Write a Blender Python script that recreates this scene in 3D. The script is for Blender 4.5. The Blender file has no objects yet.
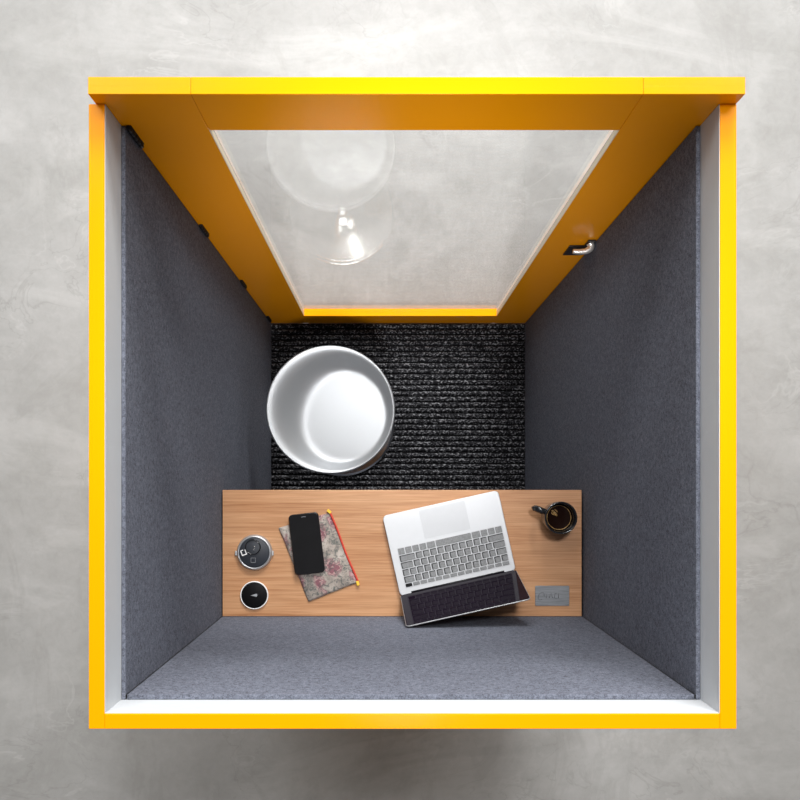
import bpy, bmesh, math, random
from mathutils import Vector, Matrix
random.seed(7)
S = bpy.context.scene
COL = S.collection
PI = math.pi

# ------------------------------------------------------------------ camera model
F = 972.0                 # focal length in pixels (800 px frame)
CH = 3.5655               # camera height above the booth floor
VX, VY = 388.0, 481.0     # where the straight-down axis falls in the frame


def at(px, py, z):
    d = (CH - z) / F
    return Vector(((px - VX) * d, -(py - VY) * d, z))


# ------------------------------------------------------------------ materials
class NT:
    def __init__(self, name):
        self.m = bpy.data.materials.new(name)
        self.m.use_nodes = True
        self.t = self.m.node_tree
        self.b = self.t.nodes['Principled BSDF']

    def n(self, typ, **kw):
        nd = self.t.nodes.new(typ)
        for k, v in kw.items():
            if k.startswith('i_'):
                key = k[2:].replace('_', ' ')
                nd.inputs[key].default_value = v
            else:
                setattr(nd, k, v)
        return nd

    def l(self, a, b):
        self.t.links.new(a, b)

    def set(self, **kw):
        for k, v in kw.items():
            self.b.inputs[k.replace('_', ' ')].default_value = v
        return self

    def coord(self, scale=(1, 1, 1), rot=(0, 0, 0)):
        tc = self.n('ShaderNodeTexCoord')
        mp = self.n('ShaderNodeMapping')
        mp.inputs['Scale'].default_value = scale
        mp.inputs['Rotation'].default_value = rot
        self.l(tc.outputs['Object'], mp.inputs['Vector'])
        return mp.outputs['Vector']

    def noise(self, vec, scale, detail=4, rough=.5, dist=0.0):
        nd = self.n('ShaderNodeTexNoise')
        nd.inputs['Scale'].default_value = scale
        nd.inputs['Detail'].default_value = detail
        nd.inputs['Roughness'].default_value = rough
        nd.inputs['Distortion'].default_value = dist
        self.l(vec, nd.inputs['Vector'])
        return nd.outputs['Fac']

    def ramp(self, fac, stops):
        r = self.n('ShaderNodeValToRGB')
        cr = r.color_ramp
        while len(cr.elements) < len(stops):
            cr.elements.new(.5)
        for e, (p, c) in zip(cr.elements, stops):
            e.position = p
            e.color = (*c, 1) if len(c) == 3 else c
        self.l(fac, r.inputs['Fac'])
        return r.outputs['Color']

    def mix(self, fac, a, b, mode='MIX'):
        mx = self.n('ShaderNodeMix', data_type='RGBA', blend_type=mode)
        for sock, v in ((mx.inputs[0], fac), (mx.inputs[6], a), (mx.inputs[7], b)):
            if hasattr(v, 'is_linked'):
                self.l(v, sock)
            elif isinstance(v, (int, float)):
                sock.default_value = v
            else:
                sock.default_value = (*v, 1)
        return mx.outputs[2]

    def bump(self, h, strength=.3, dist=.001):
        b = self.n('ShaderNodeBump')
        b.inputs['Strength'].default_value = strength
        b.inputs['Distance'].default_value = dist
        self.l(h, b.inputs['Height'])
        self.l(b.outputs['Normal'], self.b.inputs['Normal'])

    def col(self, c):
        self.l(c, self.b.inputs['Base Color'])


def plain(name, rgb, rough=.5, metal=0.0, spec=.5, var=.04, scale=60):
    k = NT(name)
    v = k.coord()
    f = k.noise(v, scale, 3)
    a = tuple(max(0, c * (1 - var)) for c in rgb)
    b = tuple(min(1, c * (1 + var)) for c in rgb)
    k.col(k.ramp(f, [(.3, a), (.7, b)]))
    k.set(Roughness=rough, Metallic=metal)
    k.b.inputs['Specular IOR Level'].default_value = spec
    return k.m


M = {}
M['yellow'] = plain('yellow_lacquer', (.95, .34, .0003), .2, spec=.10, var=.012, scale=4)
M['lining'] = plain('white_laminate', (.51, .53, .55), .45, var=.01)
M['bead'] = plain('cream_seal', (.80, .68, .48), .4, var=.01)
M['black'] = plain('black_plastic', (.012, .012, .014), .35)
M['hinge'] = plain('black_metal', (.006, .006, .007), .5, spec=.2)
M['chrome'] = plain('polished_steel', (.80, .79, .77), .16, 1.0, var=.01)
M['silver'] = plain('satin_silver', (.52, .53, .55), .42, .8, var=.02)
M['nickel'] = plain('satin_nickel', (.82, .79, .75), .36, .7, var=.01)
M['alu'] = plain('laptop_aluminium', (.60, .61, .63), .42, .35, var=.01)
M['lid_shell'] = plain('lid_aluminium', (.30, .305, .315), .4, .4, var=.01)
M['trackpad'] = plain('trackpad_glass', (.53, .54, .56), .4, .2, var=.01)
M['white'] = plain('white_plastic', (.8, .8, .8), .35, var=.01)
M['keycap'] = plain('grey_keycap', (.20, .205, .21), .45, var=.2, scale=260)
M['keyshade'] = plain('shaded_key_edge', (.012, .012, .013), .5)
M['well'] = plain('keyboard_tray', (.55, .56, .58), .45, var=.03)
M['powerkey'] = plain('black_key', (.01, .01, .01), .2)
M['grey_mark'] = plain('grey_print', (.30, .31, .33), .5)
M['dark_mark'] = plain('engraving', (.15, .155, .17), .5)
M['mug'] = plain('black_glaze', (.010, .011, .013), .12, spec=.6)
M['coffee'] = plain('coffee', (.010, .0035, .002), .08, spec=.2)
M['red_tape'] = plain('red_zip_tape', (.55, .05, .03), .7, var=.15, scale=300)
M['yellow_tab'] = plain('yellow_zip_tab', (.80, .50, .04), .6)
M['phone'] = plain('black_phone_frame', (.012, .012, .014), .25)
M['base_board'] = plain('dark_board', (.05, .05, .05), .7)


def mk_screen(name, rgb, rough, spec=.5):
    k = NT(name)
    v = k.coord()
    k.col(k.ramp(k.noise(v, 30, 2), [(.3, rgb), (.7, tuple(c * 1.2 for c in rgb))]))
    k.set(Roughness=rough)
    k.b.inputs['Specular IOR Level'].default_value = spec
    return k.m


M['screen'] = mk_screen('laptop_glass', (.006, .0032, .008), .03, .05)
M['outlet_face'] = mk_screen('outlet_face', (.020, .023, .030), .5, .4)
M['phone_glass'] = mk_screen('phone_glass', (.008, .008, .009), .07)
M['charger_top'] = mk_screen('charger_glass', (.003, .003, .0035), .5, .12)

# concrete
k = NT('polished_concrete')
v = k.coord()
big = k.noise(v, .75, 5, .6, .5)
mid = k.noise(k.coord((1.2, 1.6, 1), (0, 0, .5)), 1.3, 7, .58, .8)
fine = k.noise(v, 24, 6, .7, .4)
c1 = k.ramp(big, [(.3, (.315, .315, .305)), (.7, (.44, .44, .437))])
c2 = k.ramp(mid, [(.32, (.31, .31, .298)), (.5, (.385, .385, .38)), (.68, (.47, .47, .467))])
c = k.mix(.55, c1, c2)
c = k.mix(.16, c, k.ramp(fine, [(.35, (.26, .255, .245)), (.65, (.50, .50, .495))]))
# trowel swirls
sw = k.noise(k.coord((1.0, 2.0, 1), (0, 0, .9)), 1.0, 7, .62, 1.6)
c = k.mix(k.ramp(sw, [(.50, (0, 0, 0)), (.60, (.35, .35, .35)), (.70, (0, 0, 0))]), c, (.52, .52, .515))
sw2 = k.noise(k.coord((2.0, 1.1, 1), (0, 0, .35)), 1.1, 8, .68, 1.8)
c = k.mix(k.ramp(sw2, [(.54, (0, 0, 0)), (.60, (.25, .25, .25)), (.66, (0, 0, 0))]), c, (.29, .285, .275))
# hairline cracks
vo = k.n('ShaderNodeTexVoronoi', feature='DISTANCE_TO_EDGE')
vo.inputs['Scale'].default_value = .9
wp = k.n('ShaderNodeVectorMath', operation='MULTIPLY_ADD')
nz = k.n('ShaderNodeTexNoise')
nz.inputs['Scale'].default_value = 2.6
nz.inputs['Detail'].default_value = 6
k.l(v, nz.inputs['Vector'])
k.l(nz.outputs['Color'], wp.inputs[0])
wp.inputs[1].default_value = (.6, .6, .6)
k.l(v, wp.inputs[2])
k.l(wp.outputs[0], vo.inputs['Vector'])
crk = k.ramp(vo.outputs['Distance'], [(0, (1, 1, 1)), (.007, (0, 0, 0))])
vn = k.noise(k.coord((1.0, 1.5, 1), (0, 0, .6)), 2.3, 5, .55, 1.2)
vm = k.ramp(k.noise(v, 2.2, 2), [(.48, (0, 0, 0)), (.62, (.32, .32, .32))])
vl = k.ramp(vn, [(.488, (0, 0, 0)), (.5, (1, 1, 1)), (.507, (0, 0, 0))])
c = k.mix(k.mix(1.0, vl, vm, 'MULTIPLY'), c, (.24, .235, .225))
vl2 = k.ramp(vn, [(.56, (0, 0, 0)), (.575, (1, 1, 1)), (.59, (0, 0, 0))])
c = k.mix(k.mix(1.0, vl2, vm, 'MULTIPLY'), c, (.56, .56, .555))
msk = k.ramp(k.noise(v, 1.1, 3), [(.5, (0, 0, 0)), (.62, (.22, .22, .22))])
c = k.mix(k.mix(1.0, crk, msk, 'MULTIPLY'), c, (.2, .19, .18))
k.col(c)
k.set(Roughness=.55)
k.b.inputs['Specular IOR Level'].default_value = .3
k.bump(fine, .12, .004)
M['concrete'] = k.m

# felt
def felt(name, base):
    k = NT(name)
    v = k.coord()
    n1 = k.noise(v, 430, 3, .75)
    n2 = k.noise(v, 150, 3, .65)
    lo = tuple(x * .38 for x in base)
    hi = tuple(min(1, x * 1.75) for x in base)
    a = k.ramp(n1, [(.36, lo), (.64, hi)])
    b = k.ramp(n2, [(.36, lo), (.64, hi)])
    k.col(k.mix(.4, a, b))
    k.set(Roughness=.95)
    k.b.inputs['Specular IOR Level'].default_value = .1
    k.bump(n1, .5, .002)
    return k.m


M['felt'] = felt('grey_felt', (.118, .127, .158))

# ribbed mat
k = NT('ribbed_carpet')
v = k.coord()
n1 = k.noise(k.coord((1, 1.3, 1)), 125, 2, .6)
n2 = k.noise(v, 300, 2, .6)
a = k.ramp(n1, [(.44, (.004, .004, .005)), (.53, (.018, .018, .021)), (.60, (.16, .16, .172)), (.70, (.32, .32, .34))])
b = k.ramp(n2, [(.4, (.005, .005, .006)), (.7, (.06, .06, .066))])
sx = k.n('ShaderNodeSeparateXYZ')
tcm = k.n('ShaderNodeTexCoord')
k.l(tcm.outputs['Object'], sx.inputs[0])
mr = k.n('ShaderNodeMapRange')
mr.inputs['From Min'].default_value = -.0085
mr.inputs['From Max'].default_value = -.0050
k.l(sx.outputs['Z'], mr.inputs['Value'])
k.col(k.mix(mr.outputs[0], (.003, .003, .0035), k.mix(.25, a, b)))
k.set(Roughness=.95)
k.b.inputs['Specular IOR Level'].default_value = .1
k.bump(n1, .8, .004)
M['mat'] = k.m

# wood, grain along X
k = NT('oak_veneer')
v = k.coord((1.0, 1.0, 1.0))
g1 = k.noise(k.coord((.9, 30, 8)), 2.4, 6, .66, .5)
g2 = k.noise(k.coord((4, 160, 20)), 2.0, 4, .6, .2)
g3 = k.noise(k.coord((1.2, 5, 2)), 1.6, 3, .5, 1.0)
c = k.ramp(g1, [(.30, (.27, .112, .042)), (.42, (.42, .200, .088)), (.56, (.52, .275, .135)), (.72, (.61, .355, .195))])
c = k.mix(.34, c, k.ramp(g2, [(.36, (.19, .072, .027)), (.62, (.61, .355, .19))]))
c = k.mix(.25, c, k.ramp(g3, [(.35, (.36, .135, .048)), (.65, (.56, .32, .175))]))
k.col(c)
k.set(Roughness=.42)
k.b.inputs['Specular IOR Level'].default_value = .35
k.bump(g2, .08, .001)
M['wood'] = k.m

# brushed plate
k = NT('brushed_steel')
g = k.noise(k.coord((12, 420, 60)), 2, 3, .6)
k.col(k.ramp(g, [(.3, (.20, .21, .225)), (.7, (.36, .37, .385))]))
k.set(Roughness=.38, Metallic=1.0)
M['plate'] = k.m

# floral fabric
k = NT('floral_fabric')
v = k.coord()
bg = k.ramp(k.noise(v, 30, 5, .65), [(.3, (.13, .115, .105)), (.5, (.32, .275, .24)), (.7, (.50, .44, .39))])
vo = k.n('ShaderNodeTexVoronoi', feature='F1')
vo.inputs['Scale'].default_value = 19
nzf = k.n('ShaderNodeTexNoise')
nzf.inputs['Scale'].default_value = 70
nzf.inputs['Detail'].default_value = 3
k.l(v, nzf.inputs['Vector'])
wpf = k.n('ShaderNodeVectorMath', operation='MULTIPLY_ADD')
k.l(nzf.outputs['Color'], wpf.inputs[0])
wpf.inputs[1].default_value = (.035, .035, .035)
k.l(v, wpf.inputs[2])
k.l(wpf.outputs[0], vo.inputs['Vector'])
wv = k.n('ShaderNodeMath', operation='SINE')
ml = k.n('ShaderNodeMath', operation='MULTIPLY')
ml.inputs[1].default_value = 26
k.l(vo.outputs['Distance'], ml.inputs[0])
k.l(ml.outputs[0], wv.inputs[0])
petal = k.ramp(wv.outputs[0], [(.2, (.20, .045, .075)), (.7, (.42, .24, .24))])
inm = k.ramp(vo.outputs['Distance'], [(.34, (1, 1, 1)), (.46, (0, 0, 0))])
pick = k.ramp(k.noise(v, 14, 2), [(.42, (0, 0, 0)), (.50, (.85, .85, .85))])
c = k.mix(k.mix(1.0, inm, pick, 'MULTIPLY'), bg, petal)
gr = k.ramp(k.noise(v, 75, 4, .7, 1.5), [(.50, (0, 0, 0)), (.58, (.75, .75, .75))])
c = k.mix(gr, c, (.07, .085, .08))
k.col(c)
k.set(Roughness=.85)
M['floral'] = k.m

# coffee foam
M['foam'] = plain('coffee_foam', (.50, .30, .10), .4, var=.4, scale=400)

# stool shell
k = NT('silver_shell')
k.col(k.ramp(k.noise(k.coord(), 3, 2), [(.3, (.35, .36, .375)), (.7, (.37, .38, .395))]))
k.set(Roughness=.46, Metallic=.65)
M['shell'] = k.m

# glass: thin clear pane, reflects by Schlick's law on either face
k = NT('clear_glass')
for nd in list(k.t.nodes):
    if nd.type == 'BSDF_PRINCIPLED':
        k.t.nodes.remove(nd)
out = [n for n in k.t.nodes if n.type == 'OUTPUT_MATERIAL'][0]
ge = k.n('ShaderNodeNewGeometry')
dt = k.n('ShaderNodeVectorMath', operation='DOT_PRODUCT')
k.l(ge.outputs['Incoming'], dt.inputs[0])
k.l(ge.outputs['Normal'], dt.inputs[1])
ab = k.n('ShaderNodeMath', operation='ABSOLUTE')
k.l(dt.outputs['Value'], ab.inputs[0])
om = k.n('ShaderNodeMath', operation='SUBTRACT', use_clamp=True)
om.inputs[0].default_value = 1.0
k.l(ab.outputs[0], om.inputs[1])
pw = k.n('ShaderNodeMath', operation='POWER')
k.l(om.outputs[0], pw.inputs[0])
pw.inputs[1].default_value = 5.0
fr = k.n('ShaderNodeMath', operation='MULTIPLY_ADD', use_clamp=True)
k.l(pw.outputs[0], fr.inputs[0])
fr.inputs[1].default_value = .72
fr.inputs[2].default_value = .03
tr = k.n('ShaderNodeBsdfTransparent')
tr.inputs['Color'].default_value = (.985, .99, .988, 1)
gl = k.n('ShaderNodeBsdfGlossy')
gl.inputs['Roughness'].default_value = 0.0
mx = k.n('ShaderNodeMixShader')
k.l(fr.outputs[0], mx.inputs[0])
k.l(tr.outputs[0], mx.inputs[1])
k.l(gl.outputs[0], mx.inputs[2])
k.l(mx.outputs[0], out.inputs['Surface'])
M['glass'] = k.m

# ------------------------------------------------------------------ mesh helpers


def box(bm, x0, x1, y0, y1, z0, z1, bev=.0, mi=0, seg=2):
    vs = [bm.verts.new((x, y, z)) for x in (x0, x1) for y in (y0, y1) for z in (z0, z1)]
    q = [(0, 1, 3, 2), (4, 6, 7, 5), (0, 4, 5, 1), (2, 3, 7, 6), (0, 2, 6, 4), (1, 5, 7, 3)]
    fs = [bm.faces.new([vs[i] for i in f]) for f in q]
    for f in fs:
        f.material_index = mi
    if bev:
        es = {e for f in fs for e in f.edges}
        bmesh.ops.bevel(bm, geom=list(es), offset=bev, segments=seg, profile=.5, affect='EDGES')
    return fs


def rr_outline(cx, cy, w, h, r, n=6):
    pts = []
    for sx, sy, a0 in ((1, 1, 0), (-1, 1, 90), (-1, -1, 180), (1, -1, 270)):
        for i in range(n + 1):
            a = math.radians(a0 + 90 * i / n)
            pts.append((cx + sx * (w / 2 - r) + r * math.cos(a), cy + sy * (h / 2 - r) + r * math.sin(a)))
    return pts


def slab(bm, cx, cy, w, h, r, z0, z1, bev=.001, n=6, mi_top=0, mi_side=0):
    """rounded rectangle slab with a softened top and bottom edge"""
    lev = [(bev, z0), (0, z0 + bev), (0, z1 - bev), (bev, z1)]
    rings = []
    for ins, z in lev:
        rr = max(r - ins, 1e-5)
        rings.append([bm.verts.new((x, y, z)) for x, y in rr_outline(cx, cy, w - 2 * ins, h - 2 * ins, rr, n)])
    N = len(rings[0])
    for a, b in zip(rings, rings[1:]):
        for i in range(N):
            f = bm.faces.new((a[i], a[(i + 1) % N], b[(i + 1) % N], b[i]))
            f.material_index = mi_side
            f.smooth = True
    f = bm.faces.new(rings[-1]); f.material_index = mi_top
    f = bm.faces.new(list(reversed(rings[0]))); f.material_index = mi_side


def lathe(bm, prof, cx=0, cy=0, n=64, cap0=True, cap1=True, mi=0):
    rings = []
    for r, z in prof:
        if r < 1e-6:
            rings.append([bm.verts.new((cx, cy, z))])
        else:
            rings.append([bm.verts.new((cx + r * math.cos(2 * PI * i / n), cy + r * math.sin(2 * PI * i / n), z)) for i in range(n)])
    for a, b in zip(rings, rings[1:]):
        if len(a) == 1 and len(b) == 1:
            continue
        for i in range(n):
            j = (i + 1) % n
            if len(a) == 1:
                f = bm.faces.new((a[0], b[j], b[i]))
            elif len(b) == 1:
                f = bm.faces.new((a[i], a[j], b[0]))
            else:
                f = bm.faces.new((a[i], a[j], b[j], b[i]))
            f.smooth = True
            f.material_index = mi
    if cap0 and len(rings[0]) > 1:
        bm.faces.new(list(reversed(rings[0])))
    if cap1 and len(rings[-1]) > 1:
        bm.faces.new(rings[-1])


def smooth_path(pts, n=10):
    P = [Vector(p) for p in pts]
    P = [2 * P[0] - P[1]] + P + [2 * P[-1] - P[-2]]
    out = []
    for i in range(1, len(P) - 2):
        for s in range(n):
            t = s / n
            a, b, c, d = P[i - 1], P[i], P[i + 1], P[i + 2]
            out.append(.5 * ((2 * b) + (c - a) * t + (2 * a - 5 * b + 4 * c - d) * t * t + (3 * b - a - 3 * c + d) * t ** 3))
    out.append(P[-2])
    return out


def tube(bm, pts, rad, n=12, flat=1.0):
    """tube along pts; rad number or list; flat squashes the section sideways"""
    P = [Vector(p) for p in pts]
    up = Vector((0, 0, 1))
    rings = []
    for i, p in enumerate(P):
        t = (P[min(i + 1, len(P) - 1)] - P[max(i - 1, 0)]).normalized()
        u = up if abs(t.dot(up)) < .95 else Vector((0, 1, 0))
        a = t.cross(u).normalized()
        b = a.cross(t).normalized()
        r = rad[i] if isinstance(rad, (list, tuple)) else rad
        rings.append([bm.verts.new(p + a * r * math.cos(2 * PI * k / n) + b * r * flat * math.sin(2 * PI * k / n)) for k in range(n)])
    for a, b in zip(rings, rings[1:]):
        for i in range(n):
            f = bm.faces.new((a[i], a[(i + 1) % n], b[(i + 1) % n], b[i]))
            f.smooth = True
    bm.faces.new(list(reversed(rings[0])))
    bm.faces.new(rings[-1])


def root_of(o):
    while o.parent:
        o = o.parent
    return o


def obj(name, bm, mats, parent=None, local=False):
    """link bm as one mesh object; coordinates are world ones unless local"""
    bmesh.ops.recalc_face_normals(bm, faces=bm.faces)
    if parent and not local:
        bmesh.ops.translate(bm, verts=bm.verts, vec=-root_of(parent).location)
    me = bpy.data.meshes.new(name)
    bm.to_mesh(me)
    bm.free()
    for m in (mats if isinstance(mats, (list, tuple)) else [mats]):
        me.materials.append(m)
    o = bpy.data.objects.new(name, me)
    COL.objects.link(o)
    if parent:
        o.parent = parent
    return o


def new():
    return bmesh.new()


def thing(name, label, cat, loc=(0, 0, 0), rz=0, group=None):
    o = bpy.data.objects.new(name, None)
    o.empty_display_size = .1
    COL.objects.link(o)
    o.location = loc
    o.rotation_euler = (0, 0, rz)
    o['label'] = label
    o['category'] = cat
    if group:
        o['group'] = group
    return o


def part_box(name, mat, parent, *a, bev=.001):
    b = new()
    box(b, *a, bev=bev)
    return obj(name, b, mat, parent)


# ------------------------------------------------------------------ setting
GZ = -.03
b = new()
g = 1
N = 1
vs = [b.verts.new((x, y, GZ)) for x, y in ((-7, -7), (7, -7), (7, 7), (-7, 7))]
b.faces.new(vs)
lo = [b.verts.new((x, y, GZ - .1)) for x, y in ((-7, -7), (7, -7), (7, 7), (-7, 7))]
b.faces.new(list(reversed(lo)))
for i in range(4):
    b.faces.new((vs[i], lo[i], lo[(i + 1) % 4], vs[(i + 1) % 4]))
fl = obj('floor', b, M['concrete'])
fl['kind'] = 'structure'

M['plaster'] = plain('white_plaster', (.72, .72, .70), .8, spec=.2, var=.03, scale=3)
for nm, a in (('wall_north', (-7, 7, 6.9, 7.0)), ('wall_south', (-7, 7, -7.0, -6.9)), ('wall_east', (6.9, 7.0, -6.9, 6.9)), ('wall_west', (-7.0, -6.9, -6.9, 6.9))):
    b = new()
    box(b, *a, GZ, 5.8)
    obj(nm, b, M['plaster'])['kind'] = 'structure'

# ------------------------------------------------------------------ booth
TOP = 2.0655
XL, XR, YB = -.462, .538, -.3827          # outer faces
IL, IR, IB = -.4375, .5123, -.3590        # inner (white) faces
FL, FR, FB = -.4296, .5040, -.3494        # felt faces
DY0, DY1 = .5825, .6085                   # door faces
FT = 1.975                                # felt top
booth = thing('phone_booth', 'open topped yellow phone booth lined with grey felt standing on concrete', 'phone booth', (0, 0, GZ))
part_box('side_panel', M['yellow'], booth, XL, IL, YB, DY0 - .0006, GZ, TOP)
part_box('side_panel', M['yellow'], booth, IR, XR, YB, DY0 - .0006, GZ, TOP)
part_box('back_panel', M['yellow'], booth, IL + .0001, IR - .0001, YB, IB, GZ, TOP)
part_box('base_panel', M['base_board'], booth, IL + .0002, IR - .0002, IB + .0002, DY0 - .002, GZ, -.0142)
LT0, LT1 = 1.90, TOP - .0012
part_box('lining', M['lining'], booth, IL + .0001, IL + .0009, IB + .0010, DY0 - .0006, LT0, LT1, bev=0)
part_box('lining', M['lining'], booth, IR - .0009, IR - .0001, IB + .0010, DY0 - .0006, LT0, LT1, bev=0)
part_box('lining', M['lining'], booth, IL + .0001, IR - .0001, IB + .0001, IB + .0009, LT0, LT1, bev=0)
part_box('felt_panel', M['felt'], booth, IL + .0010, FL, IB + .0011, DY0 - .0012, -.0140, FT, bev=.0013)
part_box('felt_panel', M['felt'], booth, FR, IR - .0010, IB + .0011, DY0 - .0012, -.0140, FT, bev=.0013)
part_box('felt_panel', M['felt'], booth, FL + .0026, FR - .0026, IB + .0011, FB, -.0140, FT, bev=.0013)

for x0, x1 in ((FL + .0001, FL + .0026), (FR - .0026, FR - .0001)):  # black strips stand in for the shade inside the felt corner gaps
    part_box('gap_shade_strip', M['hinge'], booth, x0, x1, FB - .0060, FB - .0008, -.0140, FT - .001, bev=0)

# door, a part of the booth
DL, DR, DT = -.4517, .5380, 2.1021
SL, SR = -.2968, .3842                    # seams between stiles and middle
RB, RT = .135, 1.9510                     # glass opening
door = bpy.data.objects.new('door', None)
COL.objects.link(door)
door.parent = booth
DB = -.018
RBT = .0125                                # pane sits in a rebate behind this depth
for x0, x1, xo0, xo1 in ((DL, SL - .0005, DL, SL - .012), (SR + .0005, DR, SR + .012, DR)):
    b = new()
    box(b, x0, x1, DY0, DY0 + RBT, DB, DT, bev=.0007)
    box(b, xo0, xo1, DY0 + RBT - .0008, DY1, DB, DT, bev=.0007)
    if x0 == DL:
        box(b, xo1 - .001, x1, DY0 + RBT - .0008, DY1, RT + .012, DT, bev=.0007)
    else:
        box(b, x0, xo0 + .001, DY0 + RBT - .0008, DY1, RT + .012, DT, bev=.0007)
    obj('stile', b, M['yellow'], door)
part_box('rail', M['yellow'], door, SL, SR, DY0, DY1, RT, DT, bev=.0007)
part_box('rail', M['yellow'], door, SL, SR, DY0, DY1, DB, RB, bev=.0007)
part_box('glass_pane', M['glass'], door, SL - .010, SR + .010, DY0 + RBT + .0004, DY0 + RBT + .0064, RB + .0005, RT - .0005, bev=0)
for x0, x1 in ((SL - .0004, SL + .0012), (SR - .0012, SR + .0004)):
    b = new()
    box(b, x0, x1, DY0 + .0004, DY0 + RBT - .0012, RB + .0004, RT - .0004)
    box(b, x0, x1 , DY0 + RBT - .0012, DY0 + RBT, RB + .0004, RT - .0004, mi=1)
    obj('glazing_bead', b, [M['bead'], M['black']], door)
for z0, z1 in ((1.885, 1.977), (1.272, 1.364), (.660, .755), (.045, .140)):
    b = new()
    x = FL + .0042
    prof = []
    kn = 5
    for i in range(kn):
        za = z0 + (z1 - z0) * i / kn
        zb = z0 + (z1 - z0) * (i + 1) / kn
        prof += [(.0032, za), (.0038, za + .001), (.0038, zb - .001), (.0032, zb)]
    lathe(b, prof, x, DY0 - .0046, 20)
    box(b, x - .003, x + .0048, DY0 - .0020, DY0 - .0002, z0 + .002, z1 - .002, bev=.0006)
    obj('hinge', b, M['hinge'], door)
# lever handle with its lock plate
lz = 1.205
b = new()
box(b, .4480, .4985, DY0 - .0045, DY0 - .0002, 1.075, 1.168, bev=.0015)
box(b, .4830, .5020, DY0 - .0060, DY0 - .0002, 1.168, 1.222, bev=.0015)
obj('lock_plate', b, M['black'], door)
b = new()
path = smooth_path([(.4905, DY0 - .0055, lz), (.4930, DY0 - .0120, lz), (.4895, DY0 - .0195, lz), (.4790, DY0 - .0245, lz), (.4640, DY0 - .0260, lz), (.4490, DY0 - .0250, lz)], 8)
tube(b, path, [0.0092 - .0034 * i / (len(path) - 1) for i in range(len(path))], 16, 1.1)
obj('door_handle', b, M['nickel'], door)

# ------------------------------------------------------------------ ribbed floor mat
b = new()
mx0, mx1, my0, my1 = FL + .001, FR - .001, FB + .001, DY0 - .003
pitch = .0206
ny, nx = int((my1 - my0) / pitch * 8), 190
rows = []
for j in range(ny + 1):
    y = my0 + (my1 - my0) * j / ny
    ph = ((my1 - y) / pitch) % 1.0
    base = -.0118 + .0112 * (abs(math.sin(PI * ph)) ** .75)
    row = []
    for i in range(nx + 1):
        x = mx0 + (mx1 - mx0) * i / nx
        z = base + (random.random() - .5) * .0030 * abs(math.sin(PI * ph))
        row.append(b.verts.new((x, y, z)))
    rows.append(row)
for j in range(ny):
    for i in range(nx):
        f = b.faces.new((rows[j][i], rows[j][i + 1], rows[j + 1][i + 1], rows[j + 1][i]))
        f.smooth = True
bz = -.0141
loop = [rows[0][i] for i in range(nx + 1)] + [rows[j][nx] for j in range(1, ny + 1)] + [rows[ny][i] for i in range(nx - 1, -1, -1)] + [rows[j][0] for j in range(ny - 1, 0, -1)]
low = [b.verts.new((v.co.x, v.co.y, bz)) for v in loop]
for i in range(len(loop)):
    j = (i + 1) % len(loop)
    b.faces.new((loop[i], low[i], low[j], loop[j]))
b.faces.new(list(reversed(low)))
o = obj('floor_mat', b, M['mat'])
o['label'] = 'black ribbed carpet mat covering the booth floor under the stool'
o['category'] = 'floor mat'
o['kind'] = 'thing'

# ------------------------------------------------------------------ desk
DZ = 1.0605
p0 = at(222, 490, DZ)
desk = thing('desk', 'narrow light oak desk board fixed across the back of the booth', 'desk', (.0372, -.186, DZ - .03))
b = new()
box(b, FL + .0030, FR - .0048, FB + .0006, p0.y, DZ - .026, DZ, bev=.0012)
obj('desktop', b, M['wood'], desk)
for x0, x1 in ((FL + .0004, FL + .022), (FR - .022, FR - .0004)):
    part_box('support_batten', M['hinge'], desk, x0, x1, FB + .02, p0.y - .03, DZ - .056, DZ - .0262, bev=.001)

# ------------------------------------------------------------------ stool
SH = .720
sc = at(330.5, 409.5, SH)
stool = thing('bar_stool', 'round silver bucket seat bar stool on the black ribbed mat', 'stool', (sc.x, sc.y, 0))
b = new()
NS = 96
dirv = Vector((.93, -.37)).normalized()     # the low front of the bucket
rings = []


def seat_ring(f):
    row = []
    for i in range(NS):
        a = 2 * PI * i / NS
        row.append(b.verts.new(f(Vector((math.cos(a), math.sin(a))))))
    rings.append(row)


def lip(e):                                  # rim height, higher round the back
    s_ = e.dot(dirv)
    return SH + .006 - .032 * (s_ + 1) / 2


def outer(r, dz):
    return lambda e: (sc.x + e.x * r, sc.y + e.y * r, lip(e) - dz)


def inner(t):                                # t 0 at the rim, 1 at the middle; the hollow sits towards the front
    def g(e):
        c = dirv * (.042 * t)
        r = .1822 * (1 - t)
        wall = .052 - .037 * e.dot(dirv)    # width of the sloping wall
        d = .1822 * t
        q = min(1.0, d / wall)
        fall = q * q * (3 - 2 * q)
        zb = SH - .060
        return (sc.x + c.x + e.x * r, sc.y + c.y + e.y * r, (lip(e) - .001) * (1 - fall) + zb * fall)
    return g


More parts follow.
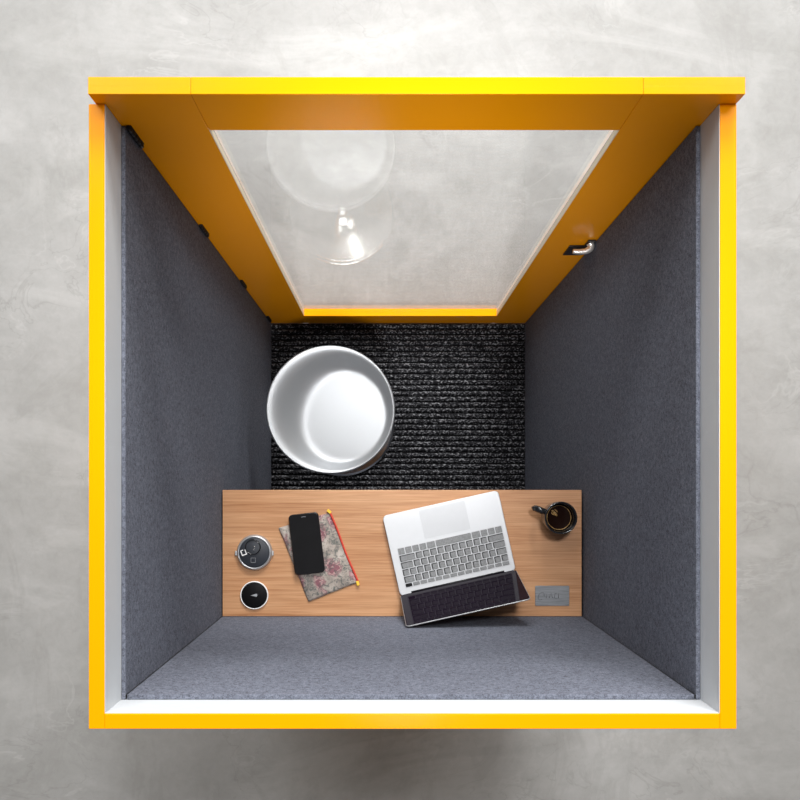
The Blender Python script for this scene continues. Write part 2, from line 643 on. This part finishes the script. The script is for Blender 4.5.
for r, dz in ((.080, .1135), (.125, .105), (.160, .080), (.180, .048), (.1880, .020), (.1895, .008), (.1878, .002), (.1858, .000), (.1838, .0005)):
    if dz > .1:
        seat_ring(lambda e, r=r, dz=dz: (sc.x + e.x * r, sc.y + e.y * r, SH - dz))
    else:
        seat_ring(outer(r, dz))
for t in (.0, .03, .08, .14, .2, .27, .34, .41, .48, .56, .65, .75, .85, .94):
    seat_ring(inner(t))
for r0, r1 in zip(rings, rings[1:]):
    for i in range(NS):
        b.faces.new((r0[i], r0[(i + 1) % NS], r1[(i + 1) % NS], r1[i])).smooth = True
b.faces.new(rings[-1]).smooth = True
b.faces.new(list(reversed(rings[0])))
seat = obj('seat', b, M['shell'], stool)
md = seat.modifiers.new('sub', 'SUBSURF')
md.levels = 1
md.render_levels = 1
b = new()
lathe(b, [(.0, SH - .1305), (.075, SH - .1305), (.078, SH - .127), (.078, SH - .115), (.06, SH - .1125), (0, SH - .1125)], sc.x, sc.y, 48, False, False)
obj('mounting_plate', b, M['hinge'], stool)
b = new()
lathe(b, [(.0225, .035), (.0225, .34), (.024, .345), (.024, .36), (.0155, .365), (.0155, SH - .13)], sc.x, sc.y, 32)
obj('stem', b, M['chrome'], stool)
b = new()
lathe(b, [(0, .0005), (.186, .0005), (.192, .003), (.192, .006), (.184, .0078), (.15, .0135), (.10, .021), (.06, .031), (.036, .043), (.0275, .056), (.0270, .075), (.0226, .078), (0, .078)], sc.x, sc.y, 96, False, False)
obj('base', b, M['chrome'], stool)

# ------------------------------------------------------------------ laptop
LZ = DZ + .0012
lc = at(449.2, 543.3, DZ + .0155)
lap = thing('laptop', 'open silver laptop with grey keyboard and dark screen lying askew on desk', 'laptop', (lc.x, lc.y, DZ), math.radians(12.6))
LW, LD, LT = .3035, .2105, .0155
b = new()
slab(b, 0, 0, LW, LD, .011, .0014, LT, .0012, 8)
for sx in (-1, 1):
    for sy in (-1, 1):
        lathe(b, [(.007, .0002), (.007, .0016)], sx * (LW / 2 - .022), sy * (LD / 2 - .02), 16)
base = obj('base', b, M['alu'], lap, True)
b = new()
slab(b, .002, .0615, .120, .074, .003, LT - .0002, LT + .0003, .0001, 4)
obj('trackpad', b, M['trackpad'], lap, True)
KW, KH = .274, .103
kcy = -.0355
kx = .0035
b = new()
slab(b, kx, kcy, KW + .002, KH + .002, .003, LT - .0002, LT + .0004, .0001, 4)
kb = obj('keyboard', b, M['well'], lap, True)
rowsk = [([1.0] * 14, .60), ([1.0] * 13 + [1.5], 1), ([1.5] + [1.0] * 13, 1), ([1.75] + [1.0] * 11 + [1.75], 1),
         ([2.25] + [1.0] * 10 + [2.25], 1), ([1, 1, 1, 1.25, 5.0, 1.25, 1, 1, 1, 1], 1)]
toth = sum(h for _, h in rowsk)
y = kcy - KH / 2
for ri, (ws, hh) in enumerate(rowsk):
    rh = KH * hh / toth
    u = KW / sum(ws)
    x = kx + KW / 2                       # the typist sits at +y, so rows run towards -x
    for ki, w in enumerate(ws):
        b = new()
        plainrow = ri in (0, 5)
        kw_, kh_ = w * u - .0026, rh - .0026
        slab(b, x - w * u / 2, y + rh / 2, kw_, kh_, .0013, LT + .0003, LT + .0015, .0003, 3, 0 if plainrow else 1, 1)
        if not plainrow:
            slab(b, x - w * u / 2 + .0011, y + rh / 2 - .0010, kw_ - .0030, kh_ - .0028, .0012, LT + .0013, LT + .0019, .0002, 3, 0, 0)  # grey top shifted so the dark slab below paints a shadow along two edges
        black = (ri == 0 and ki == 13)
        ko = obj('key', b, [M['powerkey'] if black else M['keycap'], M['keyshade']], kb, True)
        if black:
            ko['label'] = 'black power key'
        x -= w * u
    y += rh
# lid leaning back past upright, glass towards the keyboard
TILT = math.radians(16.5)
R = Matrix.Translation((0, -LD / 2 + .0035, LT + .003)) @ Matrix.Rotation(TILT, 4, 'X')


def lid_slab(bm, w, h, r, y0, y1, cz, bev):
    slab(bm, 0, cz, w, h, r, y0, y1, bev, 8)
    # slab lies in xy with thickness z: stand it up (x, z', y)
    for v in bm.verts:
        v.co = Vector((v.co.x, -v.co.z, v.co.y))
    bmesh.ops.transform(bm, matrix=R, verts=bm.verts)


LH = .1900
b = new()
lid_slab(b, LW, LH, .010, .0, .0030, LH / 2 + .001, .0009)
lid = obj('lid', b, M['lid_shell'], lap, True)
b = new()
lid_slab(b, LW - .003, LH - .003, .009, -.0006, .0002, LH / 2 + .001, .0002)
obj('screen', b, M['screen'], lid, True)
b = new()
tube(b, [(-LW / 2 + .03, -LD / 2 + .0035, LT + .0022), (LW / 2 - .03, -LD / 2 + .0035, LT + .0022)], .0035, 14)
obj('hinge', b, M['hinge'], lap, True)

# ------------------------------------------------------------------ pouch and phone
pz = DZ
cor = [at(278.5, 528, pz + .006), at(329.5, 512.5, pz + .006), at(357.5, 582.5, pz + .006), at(308.5, 602, pz + .006)]
pc = sum(cor, Vector()) / 4
pouch = thing('zip_pouch', 'flat floral fabric zip pouch with red zipper lying beneath the black phone', 'pouch', (pc.x, pc.y, DZ))
b = new()
n = 40
grid = {}
for side in (0, 1):
    for j in range(n + 1):
        for i in range(n + 1):
            u, w = i / n, j / n
            p = (cor[0] * (1 - u) + cor[1] * u) * (1 - w) + (cor[3] * (1 - u) + cor[2] * u) * w
            edge = (1 - abs(2 * u - 1) ** 6) * (1 - abs(2 * w - 1) ** 6)
            wr = .0007 * math.sin(17 * u + 9 * w) * math.sin(11 * w - 5 * u) * edge
            inside = .003 + .0062 * edge
            z = (DZ + .0005 + .0022 * (1 - edge)) if side else (DZ + .0032 + .0062 * edge ** .7 + min(wr, 0))
            # soft, slightly wavy outline
            q = Vector((p.x - pc.x, p.y - pc.y)) * (1 - .012 * (math.sin(9 * u + 4) * math.sin(7 * w)) ** 2)
            grid[side, i, j] = b.verts.new((pc.x + q.x, pc.y + q.y, z))
for side in (0, 1):
    for j in range(n):
        for i in range(n):
            f = b.faces.new([grid[side, a, c] for a, c in ((i, j), (i + 1, j), (i + 1, j + 1), (i, j + 1))])
            f.smooth = True
ring = [(i, 0) for i in range(n)] + [(n, j) for j in range(n)] + [(i, n) for i in range(n, 0, -1)] + [(0, j) for j in range(n, 0, -1)]
for a in range(len(ring)):
    p, q = ring[a], ring[(a + 1) % len(ring)]
    b.faces.new((grid[0, p[0], p[1]], grid[1, p[0], p[1]], grid[1, q[0], q[1]], grid[0, q[0], q[1]]))
obj('body', b, M['floral'], pouch)
za, zb = cor[1], cor[2]
dz = (zb - za).normalized()
nz_ = Vector((-dz.y, dz.x, 0))
if nz_.x < 0:
    nz_ = -nz_
b = new()
pts = []
for i in range(30):
    t = i / 29
    p = za + (zb - za) * t + nz_ * (.0012 + .0010 * math.sin(t * 8))
    pts.append((p.x, p.y, DZ + .0052))
tube(b, pts, .0027, 10, 1.0)
zp = obj('zipper', b, M['red_tape'], pouch)
for p, a in ((za - dz * .003, 1.9), (zb + dz * .002, -.6)):
    b = new()
    slab(b, 0, 0, .007, .012, .002, DZ + .002, DZ + .0085, .0008, 4)
    bmesh.ops.transform(b, matrix=Matrix.Translation((p.x, p.y, 0)) @ Matrix.Rotation(math.atan2(dz.y, dz.x) + PI / 2 + .25 * a, 4, 'Z'), verts=b.verts)
    obj('zip_tab', b, M['yellow_tab'], zp)

ph = at(306.6, 543.6, DZ + .018)
pa = math.atan2(-(513.5 - 574.0), (304.5 - 311.0)) - PI / 2      # long axis
phone = thing('smartphone', 'black smartphone lying face up on the floral zip pouch', 'phone', (ph.x, ph.y, DZ + .0094), pa + .010)
b = new()
slab(b, 0, 0, .0775, .1555, .0105, .0002, .0080, .0022, 8)
obj('body', b, M['phone'], phone, True)
b = new()
slab(b, 0, 0, .0735, .1515, .009, .0078, .0084, .0003, 8)
scr = obj('screen', b, M['phone_glass'], phone, True)
b = new()
slab(b, 0, .069, .012, .0016, .0007, .0082, .0087, .0002, 3)
obj('earpiece', b, M['dark_mark'], phone, True)

# ------------------------------------------------------------------ desk power outlet
pk = at(254.2, 552.6, DZ + .012)
sock = thing('power_outlet', 'round silver rimmed power outlet with socket and ports set in desk', 'power outlet', (pk.x, pk.y, DZ))
b = new()
lathe(b, [(.0, .0002), (.0455, .0002), (.0462, .002), (.0450, .008), (.0425, .0125), (.0405, .0138), (.0390, .0128), (.0385, .010), (0, .010)], 0, 0, 72, False, False)
for a in (PI, 0):
    bb = [(math.cos(a) * .0462, math.sin(a) * .0462)]
    x, yv = bb[0]
    box(b, x - .004, x + .003, yv - .008, yv + .004, .0004, .007, bev=.001)
obj('ring', b, M['silver'], sock, True)
sx_, sy_, sr_ = -.003, .0145, .0195
b = new()
lathe(b, [(0, .0101), (.0383, .0101), (.0385, .0125), (.0375, .0132), (0, .0132)], 0, 0, 64, False, False)
face = obj('face', b, M['outlet_face'], sock, True)
b = new()
lathe(b, [(.0175, .0133), (.0175, .0152), (.0182, .0160), (.0195, .0160), (.0202, .0150), (.0202, .0133)], sx_, sy_, 48, False, False)
well = obj('socket_collar', b, M['mug'], sock, True)
for dx, dy in ((.0035, .001), (.0025, -.0085)):
    b = new()
    lathe(b, [(0, .0130), (.0018, .0130), (.0018, .0155), (.0010, .0163), (0, .0163)], sx_ + dx, sy_ + dy, 16, False, False)
    obj('contact_pin', b, M['chrome'], sock, True)
b = new()
for (x0, x1, y0, y1) in ((-.0068, -.0045, -.006, .006), (.0045, .0068, -.006, .006), (-.0068, .0068, -.0078, -.0052), (-.0068, .0010, .0052, .0072)):
    box(b, x0, x1, y0, y1, .0131, .0144, bev=.0003)
bmesh.ops.transform(b, matrix=Matrix.Translation((-.0270, .0005, 0)) @ Matrix.Rotation(.35, 4, 'Z'), verts=b.verts)
up = obj('usb_port', b, M['white'], sock, True)
up['label'] = 'white framed port'
b = new()
for (x0, x1, y0, y1) in ((-.0064, -.005, -.006, .006), (.005, .0064, -.006, .006), (-.0064, .0064, -.0064, -.005), (-.0064, .0064, .005, .0064)):
    box(b, x0, x1, y0, y1, .0131, .0140, bev=.0002)
bmesh.ops.translate(b, verts=b.verts, vec=(-.0025, -.0195, 0))
obj('usb_port', b, M['dark_mark'], sock, True)

# ------------------------------------------------------------------ wireless charger
ck = at(254.2, 595.3, DZ + .006)
chg = thing('wireless_charger', 'small black round charging pad with thin white rim near desk corner', 'charger', (ck.x, ck.y, DZ))
b = new()
lathe(b, [(0, .0002), (.0355, .0002), (.0363, .0015), (.0360, .0055), (.0350, .0065), (.0338, .0062), (.0335, .0050), (0, .0050)], 0, 0, 72, False, False)
obj('rim', b, M['white'], chg, True)
b = new()
lathe(b, [(0, .0050), (.0333, .0050), (.0333, .0058), (.0325, .0062), (0, .0062)], 0, 0, 64, False, False)
pad = obj('pad', b, M['charger_top'], chg, True)
b = new()
tri = [(-.0095, -.0006), (.0065, -.0036), (.0085, .0008), (.0060, .0042)]
lo = [b.verts.new((x, yv, .0061)) for x, yv in tri]
hi = [b.verts.new((x, yv, .0065)) for x, yv in tri]
b.faces.new(hi)
for i in range(4):
    b.faces.new((lo[i], lo[(i + 1) % 4], hi[(i + 1) % 4], hi[i]))
obj('emblem', b, M['grey_mark'], pad, True)

# ------------------------------------------------------------------ mug of coffee
mt = at(561.2, 518.0, DZ + .092)
mug = thing('coffee_mug', 'black mug of black coffee on the right end of the desk', 'mug', (mt.x, mt.y, DZ))
b = new()
lathe(b, [(0, .0003), (.030, .0003), (.034, .002), (.0365, .008), (.0390, .03), (.0402, .060), (.0408, .088), (.0404, .0912), (.0388, .0924),
          (.0368, .0915), (.0356, .088), (.0335, .06), (.0310, .012), (.028, .007), (0, .0065)], 0, 0, 72, False, False)
obj('body', b, M['mug'], mug, True)
b = new()
hd = Vector((-.93, .37, 0)).normalized()
hp = [hd * .0385 + Vector((0, 0, .074)), hd * .052 + Vector((0, 0, .077)), hd * .0635 + Vector((0, 0, .068)), hd * .0655 + Vector((0, 0, .050)), hd * .058 + Vector((0, 0, .031)), hd * .0375 + Vector((0, 0, .020))]
tube(b, smooth_path(hp, 8), .0075, 14, .75)
obj('handle', b, M['mug'], mug, True)
b = new()
lathe(b, [(0, .052), (.0318, .052), (.0332, .0605), (.0310, .0600), (0, .0598)], 0, 0, 64, False, False)
cof = obj('coffee', b, M['coffee'], mug, True)
b = new()
for i in range(46):
    a, r = random.random() * 2 * PI, (random.random() ** .7) * .0095
    x, yv = -.0110 + r * math.cos(a), .0120 + r * math.sin(a)
    rr = .0007 + .0016 * random.random() * (1 - r / .013)
    bmesh.ops.create_icosphere(b, subdivisions=2, radius=rr, matrix=Matrix.Translation((x, yv, .0599)) @ Matrix.Scale(.6, 4, (0, 0, 1)))
for f in b.faces:
    f.smooth = True
ringp = [(.0302 * math.cos(t), .0302 * math.sin(t), .0600) for t in [2 * PI * i / 48 for i in range(49)]]
tube(b, ringp, .0007, 6)
fo = obj('foam', b, M['foam'], cof, True)
fo['kind'] = 'stuff'

# ------------------------------------------------------------------ metal plate on the desk
mp_ = at(552.2, 595.8, DZ + .002)
plate = thing('metal_plate', 'small brushed metal plate lying on the right end of the desk', 'metal plate', (mp_.x, mp_.y, DZ))
b = new()
slab(b, 0, 0, .0880, .0520, .003, .0002, .0022, .0005, 5)
obj('plate', b, M['plate'], plate, True)
b = new()
# the worn mark: a slanted loop and a short run of uprights
loop = [(-.0285 + .0075 * math.cos(t) + .0030 * math.sin(t), -.001 + .0095 * math.sin(t), .0024) for t in [2 * PI * i / 28 for i in range(25)]]
tube(b, loop, .0010, 6, .35)
for x0, y0, x1, y1 in ((-.015, -.006, -.015, .006), (-.008, -.006, -.003, .0065), (-.003, .0065, .001, -.006), (.006, -.006, .006, .006), (.006, .0055, .012, .0055), (.006, -.0055, .012, -.0055), (.016, -.006, .016, .006)):
    tube(b, [(x0, y0, .0024), (x1, y1, .0024)], .0009, 6, .35)
obj('engraving', b, M['dark_mark'], plate, True)

# ------------------------------------------------------------------ light
W = bpy.data.worlds.new('world')
S.world = W
W.use_nodes = True
bg = W.node_tree.nodes['Background']
bg.inputs['Color'].default_value = (1.0, .96, .92, 1)
bg.inputs['Strength'].default_value = .165


def area(name, loc, target, sx, sy, power, col=(1, 1, 1)):
    l = bpy.data.lights.new(name, 'AREA')
    l.shape = 'RECTANGLE'
    l.size, l.size_y = sx, sy
    l.energy = power
    l.color = col
    o = bpy.data.objects.new(name, l)
    COL.objects.link(o)
    o.location = loc
    o.rotation_euler = (Vector(target) - Vector(loc)).to_track_quat('-Z', 'Y').to_euler()
    return o


area('window_light', (.75, 4.0, 4.0), (.1, 0, .9), 1.5, 1.1, 205, (1, .985, .96))
area('window_light', (.0, 4.4, 3.2), (.1, 0, .9), 3, 1.5, 160, (.98, .99, 1))
area('ceiling_light', (-1.5, 2.5, 5), (.2, .1, 0), 1.5, 1.5, 70, (1, .99, .97))
area('ceiling_light', (2, 2.5, 5), (.2, .1, 0), 1.5, 1.5, 85, (1, .99, .97))
sp = bpy.data.lights.new('added_fill_spot', 'SPOT')  # added fill, no known fixture: brightens the inner face of the door
sp.energy = 440
sp.spot_size = math.radians(20)
sp.spot_blend = .7
sp.shadow_soft_size = .14
so = bpy.data.objects.new('added_fill_spot', sp)
COL.objects.link(so)
so.location = (.05, -.9, 4.6)
so.rotation_euler = (Vector((.04, .50, 1.35)) - so.location).to_track_quat('-Z', 'Y').to_euler()

sp2 = bpy.data.lights.new('added_fill_spot', 'SPOT')  # second added fill: lifts the panel tops, desk and laptop from above
sp2.energy = 265
sp2.spot_size = math.radians(36)
sp2.spot_blend = .8
sp2.shadow_soft_size = .22
so2 = bpy.data.objects.new('added_fill_spot', sp2)
COL.objects.link(so2)
so2.location = (.35, .85, 5.0)
so2.rotation_euler = (Vector((.05, -.18, 1.6)) - so2.location).to_track_quat('-Z', 'Y').to_euler()

# ------------------------------------------------------------------ camera
cd = bpy.data.cameras.new('camera')
cam = bpy.data.objects.new('camera', cd)
COL.objects.link(cam)
cam.location = (0, 0, CH)
cam.rotation_euler = (0, 0, 0)
cd.sensor_fit = 'HORIZONTAL'
cd.sensor_width = 36
cd.lens = 36 * F / 800
cd.shift_x = (400 - VX) / 800
cd.shift_y = (VY - 400) / 800
cd.clip_end = 100
S.camera = cam

S.view_settings.view_transform = 'Standard'
S.view_settings.look = 'None'
S.view_settings.exposure = 0
S.view_settings.gamma = 1
S.view_settings.use_curve_mapping = False
